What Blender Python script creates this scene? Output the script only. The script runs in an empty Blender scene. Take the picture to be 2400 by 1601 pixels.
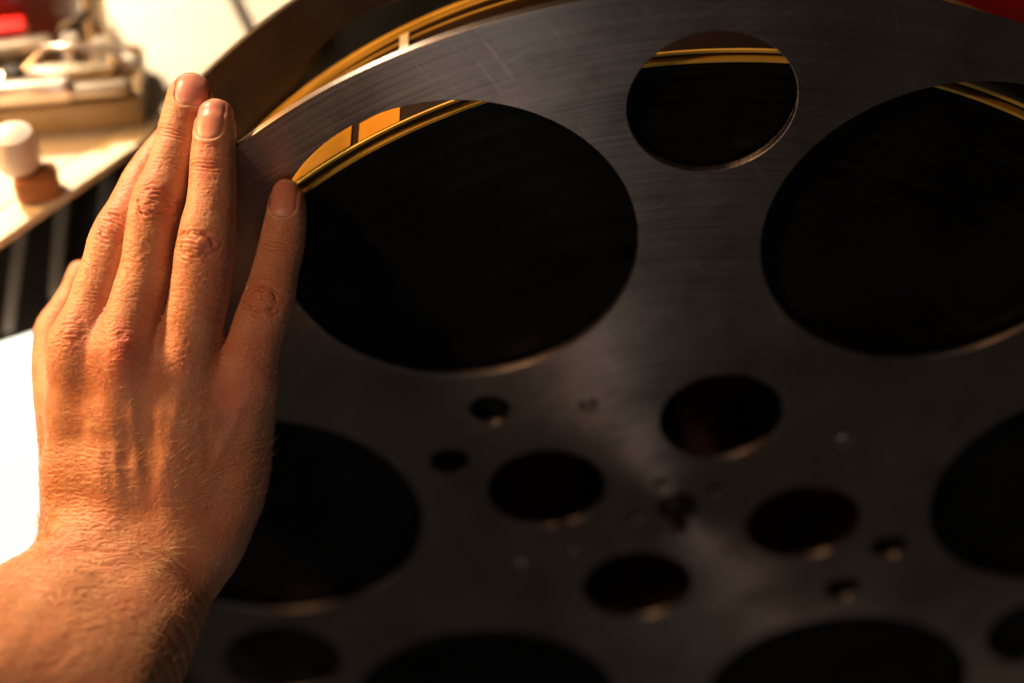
import bpy, bmesh, math, random
import numpy as np
from mathutils import Matrix, Vector

# ------------------------------------------------------------------ camera, light, exposure
scene = bpy.context.scene
COL = scene.collection
REEL_R = 0.3175            # flange radius of the film reel, metres; its axis runs along +Y

cam_data = bpy.data.cameras.new('camera')
cam = bpy.data.objects.new('camera', cam_data)
COL.objects.link(cam)
cam.matrix_world = Matrix(((0.9995275, 0.0216075, -0.0218617, -0.1036802),
                           (-0.0307379, 0.7026283, -0.7108929, -0.5119466),
                           (0.0, 0.7112289, 0.7029605, 0.6328578),
                           (0, 0, 0, 1)))
cam_data.sensor_width = 36.0
cam_data.lens = 53.54
cam_data.clip_start = 0.02
cam_data.clip_end = 50
cam_data.dof.use_dof = True
cam_data.dof.focus_distance = 0.632
cam_data.dof.aperture_fstop = 2.2
scene.camera = cam

world = bpy.data.worlds.new('World')
scene.world = world
world.use_nodes = True
bg = world.node_tree.nodes['Background']
bg.inputs[0].default_value = (1.0, 0.80, 0.66, 1)
bg.inputs[1].default_value = 0.025


def area_lamp(name, loc, target, size, power, colour, spread=180):
    d = bpy.data.lights.new(name, 'AREA')
    d.shape = 'DISK'
    d.size = size
    d.energy = power
    d.color = colour
    d.spread = math.radians(spread)
    o = bpy.data.objects.new(name, d)
    COL.objects.link(o)
    o.location = loc
    o.rotation_euler = (Vector(target) - Vector(loc)).to_track_quat('-Z', 'Y').to_euler()
    return o


area_lamp('bench_lamp', (-1.05, 0.13, 0.56), (-0.26, 0.0, 0.14), 0.14, 15.5, (1.0, 0.48, 0.155))
area_lamp('table_lamp', (-0.70, 0.50, 0.80), (-0.36, 0.20, 0.17), 0.10, 2.3, (1.0, 0.76, 0.52), 52)
area_lamp('room_lamp', (-0.80, -0.48, 1.12), (-0.15, 0.0, 0.1), 0.12, 4.4, (1.0, 0.53, 0.255))
area_lamp('front_low_fill', (-0.22, -0.90, 0.24), (-0.10, 0.0, 0.2), 0.09, 0.46, (0.97, 0.95, 0.96))  # unseen cool source added for the flange sheen and a little hand fill

scene.view_settings.view_transform = 'Standard'
scene.view_settings.look = 'None'
scene.view_settings.exposure = 0.0
scene.view_settings.gamma = 1.0
scene.render.engine = 'CYCLES'
scene.cycles.use_denoising = True
scene.cycles.max_bounces = 8
scene.cycles.sample_clamp_indirect = 6.0

# ------------------------------------------------------------------ helpers


def material(name, colour=(.5, .5, .5), rough=.5, metal=0.0, **kw):
    m = bpy.data.materials.new(name)
    m.use_nodes = True
    p = m.node_tree.nodes['Principled BSDF']
    p.inputs['Base Color'].default_value = (*colour, 1)
    p.inputs['Roughness'].default_value = rough
    p.inputs['Metallic'].default_value = metal
    for k, v in kw.items():
        p.inputs[k.replace('_', ' ')].default_value = v
    return m


def node(m, kind, **props):
    n = m.node_tree.nodes.new(kind)
    for k, v in props.items():
        if k.startswith('in_'):
            n.inputs[k[3:].replace('_', ' ')].default_value = v
        else:
            setattr(n, k, v)
    return n


def link(m, a, ao, b, bi):
    m.node_tree.links.new(a.outputs[ao], b.inputs[bi])


def vary(m, scale=8.0, amount=.35, rough_amount=.15, bump=0.0, detail=6.0, stretch=(1, 1, 1)):
    """procedural wear: noise on colour, gloss and fine relief"""
    p = m.node_tree.nodes['Principled BSDF']
    tc = node(m, 'ShaderNodeTexCoord')
    mp = node(m, 'ShaderNodeMapping')
    mp.inputs['Scale'].default_value = stretch
    link(m, tc, 'Object', mp, 'Vector')
    nz = node(m, 'ShaderNodeTexNoise')
    nz.inputs['Scale'].default_value = scale
    nz.inputs['Detail'].default_value = detail
    link(m, mp, 'Vector', nz, 'Vector')
    base = p.inputs['Base Color'].default_value[:3]
    cr = node(m, 'ShaderNodeValToRGB')
    cr.color_ramp.elements[0].position = .3
    cr.color_ramp.elements[1].position = .7
    cr.color_ramp.elements[0].color = (*[c * (1 - amount) for c in base], 1)
    cr.color_ramp.elements[1].color = (*[min(1, c * (1 + amount * .6)) for c in base], 1)
    link(m, nz, 'Fac', cr, 'Fac')
    link(m, cr, 'Color', p, 'Base Color')
    mr = node(m, 'ShaderNodeMapRange')
    r = p.inputs['Roughness'].default_value
    mr.inputs['To Min'].default_value = max(.02, r - rough_amount)
    mr.inputs['To Max'].default_value = min(1, r + rough_amount)
    link(m, nz, 'Fac', mr, 'Value')
    link(m, mr, 'Result', p, 'Roughness')
    if bump:
        b = node(m, 'ShaderNodeBump')
        b.inputs['Strength'].default_value = bump
        b.inputs['Distance'].default_value = .0006
        link(m, nz, 'Fac', b, 'Height')
        link(m, b, 'Normal', p, 'Normal')
    return m


def obj(name, mesh, mat=None, parent=None):
    o = bpy.data.objects.new(name, mesh)
    COL.objects.link(o)
    if mat is not None and mesh is not None:
        mesh.materials.clear()
        mesh.materials.append(mat)
    o.parent = parent
    return o


def tag(o, label=None, cat=None, group=None, kind=None):
    for k, v in (('label', label), ('category', cat), ('group', group), ('kind', kind)):
        if v:
            o[k] = v
    return o


def thing(name, label, cat, loc=(0, 0, 0), rz=0.0, group=None):
    o = bpy.data.objects.new(name, None)
    COL.objects.link(o)
    o.location = loc
    o.rotation_euler = (0, 0, rz)
    o.empty_display_size = .02
    return tag(o, label, cat, group)


def smooth_by_angle(me, deg=32):
    bm = bmesh.new()
    bm.from_mesh(me)
    a = math.radians(deg)
    for f in bm.faces:
        f.smooth = True
    for e in bm.edges:
        e.smooth = len(e.link_faces) == 2 and e.calc_face_angle(9) < a
    bm.to_mesh(me)
    bm.free()
    return me


def box_mesh(sx, sy, sz, bevel=.001, centre=(0, 0, 0), segs=2):
    bm = bmesh.new()
    bmesh.ops.create_cube(bm, size=1)
    for v in bm.verts:
        v.co = Vector((v.co.x * sx, v.co.y * sy, v.co.z * sz)) + Vector(centre)
    if bevel:
        bmesh.ops.bevel(bm, geom=bm.edges[:], offset=bevel, segments=segs, profile=.6, affect='EDGES')
    me = bpy.data.meshes.new('box')
    bm.to_mesh(me)
    bm.free()
    return smooth_by_angle(me)


def lathe_mesh(profile, n=64, axis='Z', closed=False):
    """profile: list of (radius, height)"""
    ang = np.linspace(0, 2 * np.pi, n, endpoint=False)
    vs, fs = [], []
    k = len(profile)
    for a in ang:
        for r, h in profile:
            x, y = r * math.cos(a), r * math.sin(a)
            vs.append((x, y, h) if axis == 'Z' else ((x, h, y) if axis == 'Y' else (h, x, y)))
    m = k if closed else k - 1
    for i in range(n):
        j = (i + 1) % n
        for q in range(m):
            q2 = (q + 1) % k
            fs.append((i * k + q, j * k + q, j * k + q2, i * k + q2))
    me = bpy.data.meshes.new('lathe')
    me.from_pydata(vs, [], fs)
    bm = bmesh.new()
    bm.from_mesh(me)
    bmesh.ops.remove_doubles(bm, verts=bm.verts[:], dist=1e-7)
    bmesh.ops.recalc_face_normals(bm, faces=bm.faces[:])
    bm.to_mesh(me)
    bm.free()
    return smooth_by_angle(me)


def tube_mesh(pts, radii, n=10):
    """swept tube along points"""
    pts = [Vector(p) for p in pts]
    if not hasattr(radii, '__len__'):
        radii = [radii] * len(pts)
    vs, fs = [], []
    up = Vector((.3, .2, 1)).normalized()
    for i, p in enumerate(pts):
        t = (pts[min(i + 1, len(pts) - 1)] - pts[max(i - 1, 0)]).normalized()
        a = t.cross(up).normalized()
        b = t.cross(a)
        for q in range(n):
            w = 2 * math.pi * q / n
            vs.append(p + (a * math.cos(w) + b * math.sin(w)) * radii[i])
    for i in range(len(pts) - 1):
        for q in range(n):
            r = (q + 1) % n
            fs.append((i * n + q, i * n + r, (i + 1) * n + r, (i + 1) * n + q))
    fs.append(tuple(range(n)))
    fs.append(tuple((len(pts) - 1) * n + q for q in reversed(range(n))))
    me = bpy.data.meshes.new('tube')
    me.from_pydata(vs, [], fs)
    return smooth_by_angle(me, 50)


def plate_mesh(outlines, thickness, bevel):
    """flat plate in XZ, front face at y = 0, with holes: closed outlines of (x, z)"""
    cu = bpy.data.curves.new('plate', 'CURVE')
    cu.dimensions = '2D'
    cu.fill_mode = 'BOTH'
    cu.extrude = thickness / 2 - bevel
    cu.bevel_depth = bevel
    cu.bevel_resolution = 2
    cu.offset = -bevel
    for pts in outlines:
        s = cu.splines.new('POLY')
        s.points.add(len(pts) - 1)
        for q, (x, z) in zip(s.points, pts):
            q.co = (x, z, 0, 1)
        s.use_cyclic_u = True
    o = bpy.data.objects.new('plate', cu)
    COL.objects.link(o)
    dg = bpy.context.evaluated_depsgraph_get()
    me = bpy.data.meshes.new_from_object(o.evaluated_get(dg))
    bpy.data.objects.remove(o)
    bpy.data.curves.remove(cu)
    # curve plane XY -> world XZ
    me.transform(Matrix(((1, 0, 0, 0), (0, 0, -1, thickness / 2), (0, 1, 0, 0), (0, 0, 0, 1))))
    bm = bmesh.new()
    bm.from_mesh(me)
    bmesh.ops.remove_doubles(bm, verts=bm.verts[:], dist=1e-6)
    bmesh.ops.recalc_face_normals(bm, faces=bm.faces[:])
    bm.to_mesh(me)
    bm.free()
    smooth_by_angle(me, 28)
    for f in me.polygons:                       # true flat faces; edge walls take the second material
        f.use_smooth = abs(f.normal.y) < .99
        f.material_index = 1 if abs(f.normal.y) < .85 else 0
    return me


def circle(cx, cz, r, n):
    return [(cx + r * math.cos(2 * math.pi * i / n), cz + r * math.sin(2 * math.pi * i / n)) for i in range(n)]


def polar(r, deg):
    return REEL_R * r * math.cos(math.radians(deg)), REEL_R * r * math.sin(math.radians(deg))

# ------------------------------------------------------------------ the film reel


def brushed_metal(name, colour, rough, aniso, streak=.35):
    """sheet metal with circular brushing about the reel axis: streaks follow the arcs"""
    m = material(name, colour, rough, 1.0)
    p = m.node_tree.nodes['Principled BSDF']
    p.inputs['Anisotropic'].default_value = aniso
    p.inputs['Anisotropic Rotation'].default_value = .25
    tan = node(m, 'ShaderNodeTangent', direction_type='RADIAL', axis='Y')
    link(m, tan, 'Tangent', p, 'Tangent')
    tc = node(m, 'ShaderNodeTexCoord')
    sep = node(m, 'ShaderNodeSeparateXYZ')
    link(m, tc, 'Object', sep, 'Vector')
    cmb = node(m, 'ShaderNodeCombineXYZ')
    link(m, sep, 'X', cmb, 'X')
    link(m, sep, 'Z', cmb, 'Y')
    ln = node(m, 'ShaderNodeVectorMath', operation='LENGTH')
    link(m, cmb, 'Vector', ln, 0)
    at = node(m, 'ShaderNodeMath', operation='ARCTAN2')
    link(m, sep, 'Z', at, 0)
    link(m, sep, 'X', at, 1)
    cs = node(m, 'ShaderNodeMath', operation='COSINE')
    sn = node(m, 'ShaderNodeMath', operation='SINE')
    link(m, at, 0, cs, 0)
    link(m, at, 0, sn, 0)
    pol = node(m, 'ShaderNodeCombineXYZ')
    link(m, cs, 0, pol, 'X')
    link(m, sn, 0, pol, 'Y')
    k = node(m, 'ShaderNodeMath', operation='MULTIPLY')
    k.inputs[1].default_value = 420.0
    link(m, ln, 'Value', k, 0)
    link(m, k, 0, pol, 'Z')
    fine = node(m, 'ShaderNodeTexNoise')
    fine.inputs['Scale'].default_value = 1.6
    fine.inputs['Detail'].default_value = 5.0
    fine.inputs['Roughness'].default_value = .65
    link(m, pol, 'Vector', fine, 'Vector')
    blotch = node(m, 'ShaderNodeTexNoise')
    blotch.inputs['Scale'].default_value = 16.0
    blotch.inputs['Detail'].default_value = 5.0
    link(m, tc, 'Object', blotch, 'Vector')
    mix = node(m, 'ShaderNodeMath', operation='MULTIPLY_ADD')
    mix.inputs[1].default_value = .55
    link(m, blotch, 'Fac', mix, 0)
    h = node(m, 'ShaderNodeMath', operation='MULTIPLY')
    h.inputs[1].default_value = .45
    link(m, fine, 'Fac', h, 0)
    link(m, h, 0, mix, 2)
    cr = node(m, 'ShaderNodeValToRGB')
    cr.color_ramp.elements[0].position = .36
    cr.color_ramp.elements[1].position = .64
    cr.color_ramp.elements[0].color = (*[c * (1 - streak) for c in colour], 1)
    cr.color_ramp.elements[1].color = (*[min(1, c * (1 + streak)) for c in colour], 1)
    link(m, mix, 0, cr, 'Fac')
    link(m, cr, 'Color', p, 'Base Color')
    mr = node(m, 'ShaderNodeMapRange')
    mr.inputs['From Min'].default_value = .3
    mr.inputs['From Max'].default_value = .7
    mr.inputs['To Min'].default_value = rough - .1
    mr.inputs['To Max'].default_value = rough + .14
    link(m, mix, 0, mr, 'Value')
    link(m, mr, 'Result', p, 'Roughness')
    # handling marks: random scratches and dull smudges
    last = cr
    for k, (ang, dens) in enumerate(((.55, .50), (-1.0, .53), (1.9, .54), (-.3, .56))):
        vr = node(m, 'ShaderNodeVectorRotate', rotation_type='Y_AXIS')
        vr.inputs['Angle'].default_value = ang
        link(m, tc, 'Object', vr, 'Vector')
        mp = node(m, 'ShaderNodeMapping')
        mp.inputs['Location'].default_value = (k * 3.1, 0, k * 1.7)
        mp.inputs['Scale'].default_value = (16, 1, 420)
        link(m, vr, 'Vector', mp, 'Vector')
        n1 = node(m, 'ShaderNodeTexNoise')
        n1.inputs['Scale'].default_value = 1.0
        n1.inputs['Detail'].default_value = 1.0
        link(m, mp, 'Vector', n1, 'Vector')
        th = node(m, 'ShaderNodeMapRange')
        th.inputs['From Min'].default_value = .63
        th.inputs['From Max'].default_value = .70
        link(m, n1, 'Fac', th, 'Value')
        n2 = node(m, 'ShaderNodeTexNoise')
        n2.inputs['Scale'].default_value = 11.0 + 4 * k
        link(m, tc, 'Object', n2, 'Vector')
        t2 = node(m, 'ShaderNodeMapRange')
        t2.inputs['From Min'].default_value = dens
        t2.inputs['From Max'].default_value = dens + .08
        link(m, n2, 'Fac', t2, 'Value')
        mu = node(m, 'ShaderNodeMath', operation='MULTIPLY')
        link(m, th, 'Result', mu, 0)
        link(m, t2, 'Result', mu, 1)
        sc = node(m, 'ShaderNodeMath', operation='MULTIPLY')
        sc.inputs[1].default_value = .22
        link(m, mu, 0, sc, 0)
        mx = node(m, 'ShaderNodeMix', data_type='RGBA')
        link(m, sc, 0, mx, 0)
        m.node_tree.links.new(last.outputs[0 if last is cr else 2], mx.inputs[6])
        mx.inputs[7].default_value = (*[min(1, c * 2.2) for c in colour], 1)
        last = mx
    sm = node(m, 'ShaderNodeTexNoise')
    sm.inputs['Scale'].default_value = 24.0
    sm.inputs['Detail'].default_value = 7.0
    sm.inputs['Roughness'].default_value = .7
    link(m, tc, 'Object', sm, 'Vector')
    st = node(m, 'ShaderNodeMapRange')
    st.inputs['From Min'].default_value = .50
    st.inputs['From Max'].default_value = .72
    st.inputs['To Max'].default_value = .55
    link(m, sm, 'Fac', st, 'Value')
    mx = node(m, 'ShaderNodeMix', data_type='RGBA')
    link(m, st, 'Result', mx, 0)
    m.node_tree.links.new(last.outputs[2], mx.inputs[6])
    mx.inputs[7].default_value = (colour[0] * .42, colour[1] * .36, colour[2] * .32, 1)
    m.node_tree.links.new(mx.outputs[2], p.inputs['Base Color'])
    b = node(m, 'ShaderNodeBump')
    b.inputs['Strength'].default_value = .25
    b.inputs['Distance'].default_value = .0004
    link(m, fine, 'Fac', b, 'Height')
    link(m, b, 'Normal', p, 'Normal')
    return m


M_FLANGE = brushed_metal('brushed_steel', (.43, .365, .32), .39, .8, .18)
M_RIM = vary(material('polished_edge', (.62, .57, .52), .42, 1.0), 60, .3, .1)
M_SCREW = vary(material('screw_steel', (.46, .39, .33), .4, 1.0), 400, .3, .1)
M_HUB = vary(material('hub_bronze', (.03, .022, .018), .6, .8), 40, .4, .1)
M_PACK = brushed_metal('film_edges_black', (.006, .006, .007), .34, .6, .7)
M_PACK.node_tree.nodes['Principled BSDF'].inputs['Metallic'].default_value = 0.0
M_PACK.node_tree.nodes['Principled BSDF'].inputs['Specular IOR Level'].default_value = .13
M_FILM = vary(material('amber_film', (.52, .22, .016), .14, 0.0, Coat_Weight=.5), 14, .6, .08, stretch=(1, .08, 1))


def film_dark_middle(m):
    """wide film: amber at both edges, dark across the middle"""
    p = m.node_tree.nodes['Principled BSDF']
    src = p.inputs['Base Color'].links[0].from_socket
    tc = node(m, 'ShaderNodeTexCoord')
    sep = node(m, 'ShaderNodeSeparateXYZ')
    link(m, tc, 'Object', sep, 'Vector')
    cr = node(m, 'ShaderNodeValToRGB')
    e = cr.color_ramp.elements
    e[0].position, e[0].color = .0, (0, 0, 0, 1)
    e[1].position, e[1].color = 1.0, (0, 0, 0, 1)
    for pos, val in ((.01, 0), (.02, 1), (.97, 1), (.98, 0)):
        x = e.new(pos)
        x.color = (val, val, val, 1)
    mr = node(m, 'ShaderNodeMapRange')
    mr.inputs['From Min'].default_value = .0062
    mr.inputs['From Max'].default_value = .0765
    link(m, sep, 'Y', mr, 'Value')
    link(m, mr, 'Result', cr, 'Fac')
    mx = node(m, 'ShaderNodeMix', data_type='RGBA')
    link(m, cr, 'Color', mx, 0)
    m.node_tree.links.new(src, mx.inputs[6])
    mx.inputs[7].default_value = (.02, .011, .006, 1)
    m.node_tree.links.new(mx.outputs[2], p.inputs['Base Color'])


film_dark_middle(M_FILM)
M_AMBERFILM = vary(material('amber_leader', (.55, .23, .015), .16, 0.0, Coat_Weight=.5), 14, .5, .08, stretch=(1, .08, 1))
M_LEADER = vary(material('yellow_leader', (.72, .46, .08), .22, 0.0), 30, .3, .1, stretch=(1, .08, 1))

reel = thing('film_reel', 'large dark steel film reel with round holes, its rim under the fingers', 'film reel')

T_FL = .0038
BIG = [121.25 + 60 * k for k in range(6)]
OUT = [91.2 + 120 * k for k in range(3)]
HUBH = [76.3 + 90 * k for k in range(4)]


def bore_outline():
    r, w, out = .034, .0135, .078
    c = -79.0
    pts = []
    a0 = math.degrees(math.asin(w / r))
    for i in range(49):
        a = c + a0 + (360 - 2 * a0) * i / 48
        pts.append(polar(r, a))
    ux, uz = polar(1, c)
    vx, vz = polar(1, c + 90)
    for s, q in ((-1, .9), (-.55, 1.0), (.55, 1.0), (1, .9)):
        pts.append((ux * out * q + vx * w * s, uz * out * q + vz * w * s))
    return pts


def flange_outlines(radius=1.0, small=True):
    o = [circle(0, 0, REEL_R * radius, 360)]
    for a in BIG:
        o.append(circle(*polar(.6815, a), REEL_R * .254, 128))
    for a in OUT:
        o.append(circle(*polar(.824, a), REEL_R * .1105, 80))
    for a in HUBH:
        o.append(circle(*polar(.226, a), REEL_R * .098, 80))
    if small:
        for a in (141.4, 161.3, -18.2, -37.6):
            o.append(circle(*polar(.399, a), REEL_R * .0325, 40))
        for a in (117, 35.4, -159.2):
            o.append(circle(*polar(.073, a), REEL_R * .011, 20))
        o.append(circle(*polar(.20, -149.8), REEL_R * .010, 20))
    o.append(bore_outline())
    return o


front = obj('front_flange', plate_mesh(flange_outlines(), T_FL, .0005), M_FLANGE, reel)
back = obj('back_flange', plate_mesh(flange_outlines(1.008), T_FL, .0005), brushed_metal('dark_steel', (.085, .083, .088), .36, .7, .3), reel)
back.location.y = .0815
for o in (front, back):
    o.data.materials.append(M_RIM)
back['label'] = 'rear flange of the reel, seen behind the front one'
# countersunk screws that hold the flange to the hub
screw_me = lathe_mesh([(0, .0006), (.0012, .0006), (.0016, 0.0), (.0046, -.0004), (.0052, .0), (.0052, .002)], 32, 'Y')
for a in (121.7, -149.0, -59.0, 30.9):
    s = obj('screw', screw_me, M_SCREW, front)
    x, z = polar(.302, a)
    s.location = (x, 0.0, z)
# hub drum between the flanges
M_DRUM = vary(material('copper_drum', (.42, .20, .10), .3, 1.0), 40, .4, .1)
drum = obj('hub_drum', lathe_mesh([(.36 * REEL_R, T_FL), (.36 * REEL_R, .0815), (.345 * REEL_R, .0815), (.345 * REEL_R, T_FL)], 128, 'Y', True), M_DRUM, reel)

# ------------------------------------------------------------------ the wound film
roll = thing('film_roll', 'black roll of wide film between the flanges of the reel, amber outside', 'film roll')
RP = .877 * REEL_R
Y0, Y1 = .0062, .0765
ys = np.linspace(.362 * REEL_R, RP - .0006, 46)
rng = random.Random(4)
prof = [(.362 * REEL_R, Y1)]
for r in ys:                                   # winds stand a little proud or sunk of each other
    prof.append((r, Y0 + .0004 + rng.uniform(-.00035, .00035)))
prof += [(RP - .0006, Y1)]
pack = obj('wound_pack', lathe_mesh(prof, 256, 'Y', True), M_PACK, roll)
smooth_by_angle(pack.data, 80)


def band(name, r, y0, y1, t, mat, wob=0.0, seed=0, start=0, sweep=360):
    rg = random.Random(seed)
    ph = [rg.uniform(0, 6.28) for _ in range(4)]
    n = 300
    vs, fs = [], []
    closed = sweep >= 360
    cnt = n if closed else n + 1
    for i in range(cnt):
        a = math.radians(start + sweep * i / n)
        rr = r + wob * (math.sin(2 * a + ph[0]) + .6 * math.sin(5 * a + ph[1])) * .5
        yy = wob * .15 * math.sin(3 * a + ph[2])
        for q, y in ((rr, y0 + yy), (rr + t, y0 + yy), (rr + t, y1), (rr, y1)):
            vs.append((q * math.cos(a), y, q * math.sin(a)))
    for i in range(n):
        j = (i + 1) % cnt
        for q in range(4):
            w = (q + 1) % 4
            fs.append((i * 4 + q, j * 4 + q, j * 4 + w, i * 4 + w))
    me = bpy.data.meshes.new(name)
    me.from_pydata(vs, [], fs)
    bm = bmesh.new()
    bm.from_mesh(me)
    bmesh.ops.recalc_face_normals(bm, faces=bm.faces[:])
    bm.to_mesh(me)
    bm.free()
    return obj(name, smooth_by_angle(me, 40), mat, roll)


band('film_wrap', RP - .0005, Y0 - .0001, Y1, .0013, M_LEADER, .0002, 1, 5, 190)
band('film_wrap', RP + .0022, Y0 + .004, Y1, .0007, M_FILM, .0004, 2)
band('film_wrap', RP + .0038, Y0 + .001, Y0 + .0022, .0012, M_LEADER, .0006, 3, 5, 190)
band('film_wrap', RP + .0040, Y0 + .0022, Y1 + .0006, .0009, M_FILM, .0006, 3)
band('film_wrap', RP + .0052, .0742, Y1 + .0008, .0008, M_LEADER, .0012, 5)
band('film_wrap', RP + .0060, .0705, .0719, .0006, M_LEADER, .0012, 6)
band('film_wrap', RP + .0056, .0665, .0673, .0006, M_LEADER, .0012, 7, 60, 160)
band('splice_tape', RP + .0063, .052, .071, .0003, vary(material('white_tape', (.8, .78, .72), .4), 60, .1, .1), 0, 5, 117.6, .9)
band('film_wrap', RP + .0052, Y0 + .0024, .0235, .0005, M_AMBERFILM, .0008, 3, 123.4, 50)
band('film_wrap', RP + .0052, Y0 + .0024, .0215, .0005, M_AMBERFILM, .0008, 8, 118.4, 4.2)

# ------------------------------------------------------------------ the bench behind the reel
M_TABLE = vary(material('cream_laminate', (.78, .72, .60), .42), 9, .10, .1)
M_TRIM = vary(material('cream_edge_trim', (.80, .75, .56), .4), 20, .12, .1)
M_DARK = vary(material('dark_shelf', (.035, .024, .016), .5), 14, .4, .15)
M_STRIP = vary(material('pale_strip', (.88, .80, .72), .45), 30, .2, .1)
M_STEEL = vary(material('bench_steel', (.55, .47, .36), .32, 1.0), 25, .3, .12)
M_TAN = vary(material('tan_enamel', (.40, .29, .15), .4), 18, .3, .12)
M_BLACK = vary(material('black_plastic', (.012, .011, .010), .35), 30, .4, .1)
M_RED = vary(material('red_enamel', (.75, .012, .010), .35), 30, .2, .1)
M_WOOD = vary(material('orange_wood', (.36, .15, .05), .5), 25, .35, .1, stretch=(1, 1, .2))
M_CHROME_DULL = vary(material('dull_chrome', (.78, .70, .60), .3, .85), 25, .2, .12)
M_WHITE = vary(material('white_enamel', (.80, .74, .66), .35), 20, .1, .1)

TZ = .17                                       # height of the bench top
ta = math.atan2(.1088 - .0291, -.2649 + .3242)   # direction of its near edge
bench = thing('bench', 'cream laminate bench top with a pale edge, behind the hand', 'table', (-.2649, .1088, TZ), ta)
# local x runs along the near edge, local y away from it
top = obj('bench_top', box_mesh(2.4, 1.2, .0045, .001, (-.3, .618, -.00225)), M_TABLE, bench)
trim = obj('edge_trim', box_mesh(2.4, .0172, .0050, .0015, (-.3, .0088, -.0023), 3), M_TRIM, bench)
leg_me = box_mesh(.05, .05, 1.0, .004)
for lx, ly in ((-1.3, .10), (-1.3, 1.1), (.8, .25), (.8, 1.1)):
    lg = obj('leg', leg_me, M_DARK, bench)
    lg.location = (lx, ly, -.5046)

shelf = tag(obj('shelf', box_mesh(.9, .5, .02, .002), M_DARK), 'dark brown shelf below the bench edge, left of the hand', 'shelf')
shelf.location = (-.79, .30, .046)
for k, ((x0, y0), (x1, y1)) in enumerate((((-.3735, .22), (-.3586, .0872)), ((-.3515, .22), (-.3385, .1143)), ((-.3255, .22), (-.3185, .1400)))):
    L = math.hypot(x1 - x0, y1 - y0)
    s = obj('metal_strip', box_mesh(.0040, L, .002, .0006), M_STRIP, shelf)
    s.location = ((x0 + x1) / 2 + .79, (y0 + y1) / 2 - .30, .0108)
    s.rotation_euler.z = math.atan2(y1 - y0, x1 - x0) - math.pi / 2

# ---- light box: a prism with a lit opal top and a cream body
def prism(name, poly, z0, z1, mat, parent, bevel=.0015):
    bm = bmesh.new()
    lo = [bm.verts.new((x, y, z0)) for x, y in poly]
    hi = [bm.verts.new((x, y, z1)) for x, y in poly]
    n = len(poly)
    bm.faces.new(hi)
    bm.faces.new(lo[::-1])
    for i in range(n):
        bm.faces.new((lo[i], lo[(i + 1) % n], hi[(i + 1) % n], hi[i]))
    bmesh.ops.recalc_face_normals(bm, faces=bm.faces[:])
    if bevel:
        bmesh.ops.bevel(bm, geom=bm.edges[:], offset=bevel, segments=2, profile=.6, affect='EDGES')
    me = bpy.data.meshes.new(name)
    bm.to_mesh(me)
    bm.free()
    return obj(name, smooth_by_angle(me), mat, parent)


def glowing(name, colour, strength):
    m = material(name, (.8, .75, .68), .3)
    p = m.node_tree.nodes['Principled BSDF']
    p.inputs['Emission Color'].default_value = (*colour, 1)
    p.inputs['Emission Strength'].default_value = strength
    return m


light_box = thing('light_box', 'glowing white light box with a paler cream body, left of the wrist', 'light box', (-.37, .03, -.034))
LBP = [(-.05, .0153), (.0500, .0640), (.0505, -.0260), (-.05, -.0526)]
prism('body', LBP, 0, .090, glowing('cream_body_glow', (1.0, .90, .72), 1.3), light_box, .006)  # emission stands in for lamplight falling on the cream body
prism('lit_panel', [(x * .97, y * .97) for x, y in LBP], .0903, .0942, glowing('opal_glass_lit', (1.0, .93, .80), 3.6), light_box, .0008)

obj('glow_shield', box_mesh(.0012, .094, .096, .0003, (.0516, .019, .048)), M_DARK, light_box)  # unseen plate added to keep the box's glow off the reel

# ---- small things on the bench (all stand on its top)


def put(name, me, mat, parent, loc, rz=0.0, rx=0.0, ry=0.0):
    o = obj(name, me, mat, parent)
    o.location = loc
    o.rotation_euler = (rx, ry, rz)
    return o


sp = thing('film_splicer', 'tan and steel film splicer with a red bar, blurred on the bench', 'film splicer', (-.335, .128, TZ), math.radians(7))
put('base', box_mesh(.16, .052, .016, .003, (-.016, .006, .008)), M_TAN, sp, (0, 0, 0))
put('guide_bar', box_mesh(.125, .011, .013, .005, (0, 0, 0), 4), M_CHROME_DULL, sp, (-.030, -.014, .0226))
put('guide_bar', box_mesh(.050, .009, .008, .0035, (0, 0, 0), 4), M_STEEL, sp, (.036, -.013, .0202))
put('cutter_plate', box_mesh(.062, .020, .006, .002), M_STEEL, sp, (.020, .012, .0192))
put('cutter_plate', box_mesh(.060, .016, .010, .002), M_TAN, sp, (-.050, .010, .0212))
put('red_bar', box_mesh(.085, .013, .012, .003), M_RED, sp, (-.034, .027, .030), math.radians(4))
put('steel_bar', box_mesh(.095, .009, .010, .003), M_STEEL, sp, (-.026, .0165, .0272), math.radians(4))
knob_me = lathe_mesh([(0, 0), (.0052, 0), (.0056, .001), (.0056, .008), (.0045, .0095), (0, .0098)], 28)
for x, y in ((.002, .0035), (-.016, .002), (-.034, .0005)):
    put('knob', knob_me, M_BLACK, sp, (x, y, .0162))
roll_me = lathe_mesh([(0, 0), (.0042, 0), (.0046, .0008), (.0034, .002), (.0034, .0075), (.0046, .0087), (.0042, .0095), (0, .0095)], 28)
for x, y, z in ((.052, .010, .0162), (.044, .022, .0162), (.030, .018, .0224), (-.010, .0125, .0164), (-.058, -.0015, .0164)):
    put('roller', roll_me, M_CHROME_DULL, sp, (x, y, z))
put('spring_arm', tube_mesh([(-.02, .0, .0), (-.008, .003, .010), (.010, -.002, .012), (.028, .001, .004)], .0016), M_CHROME_DULL, sp, (.028, .004, .024))
put('lever', tube_mesh([(0, 0, 0), (.006, .002, .012), (.018, .004, .018)], .0028), M_BLACK, sp, (.020, .030, .016))

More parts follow.
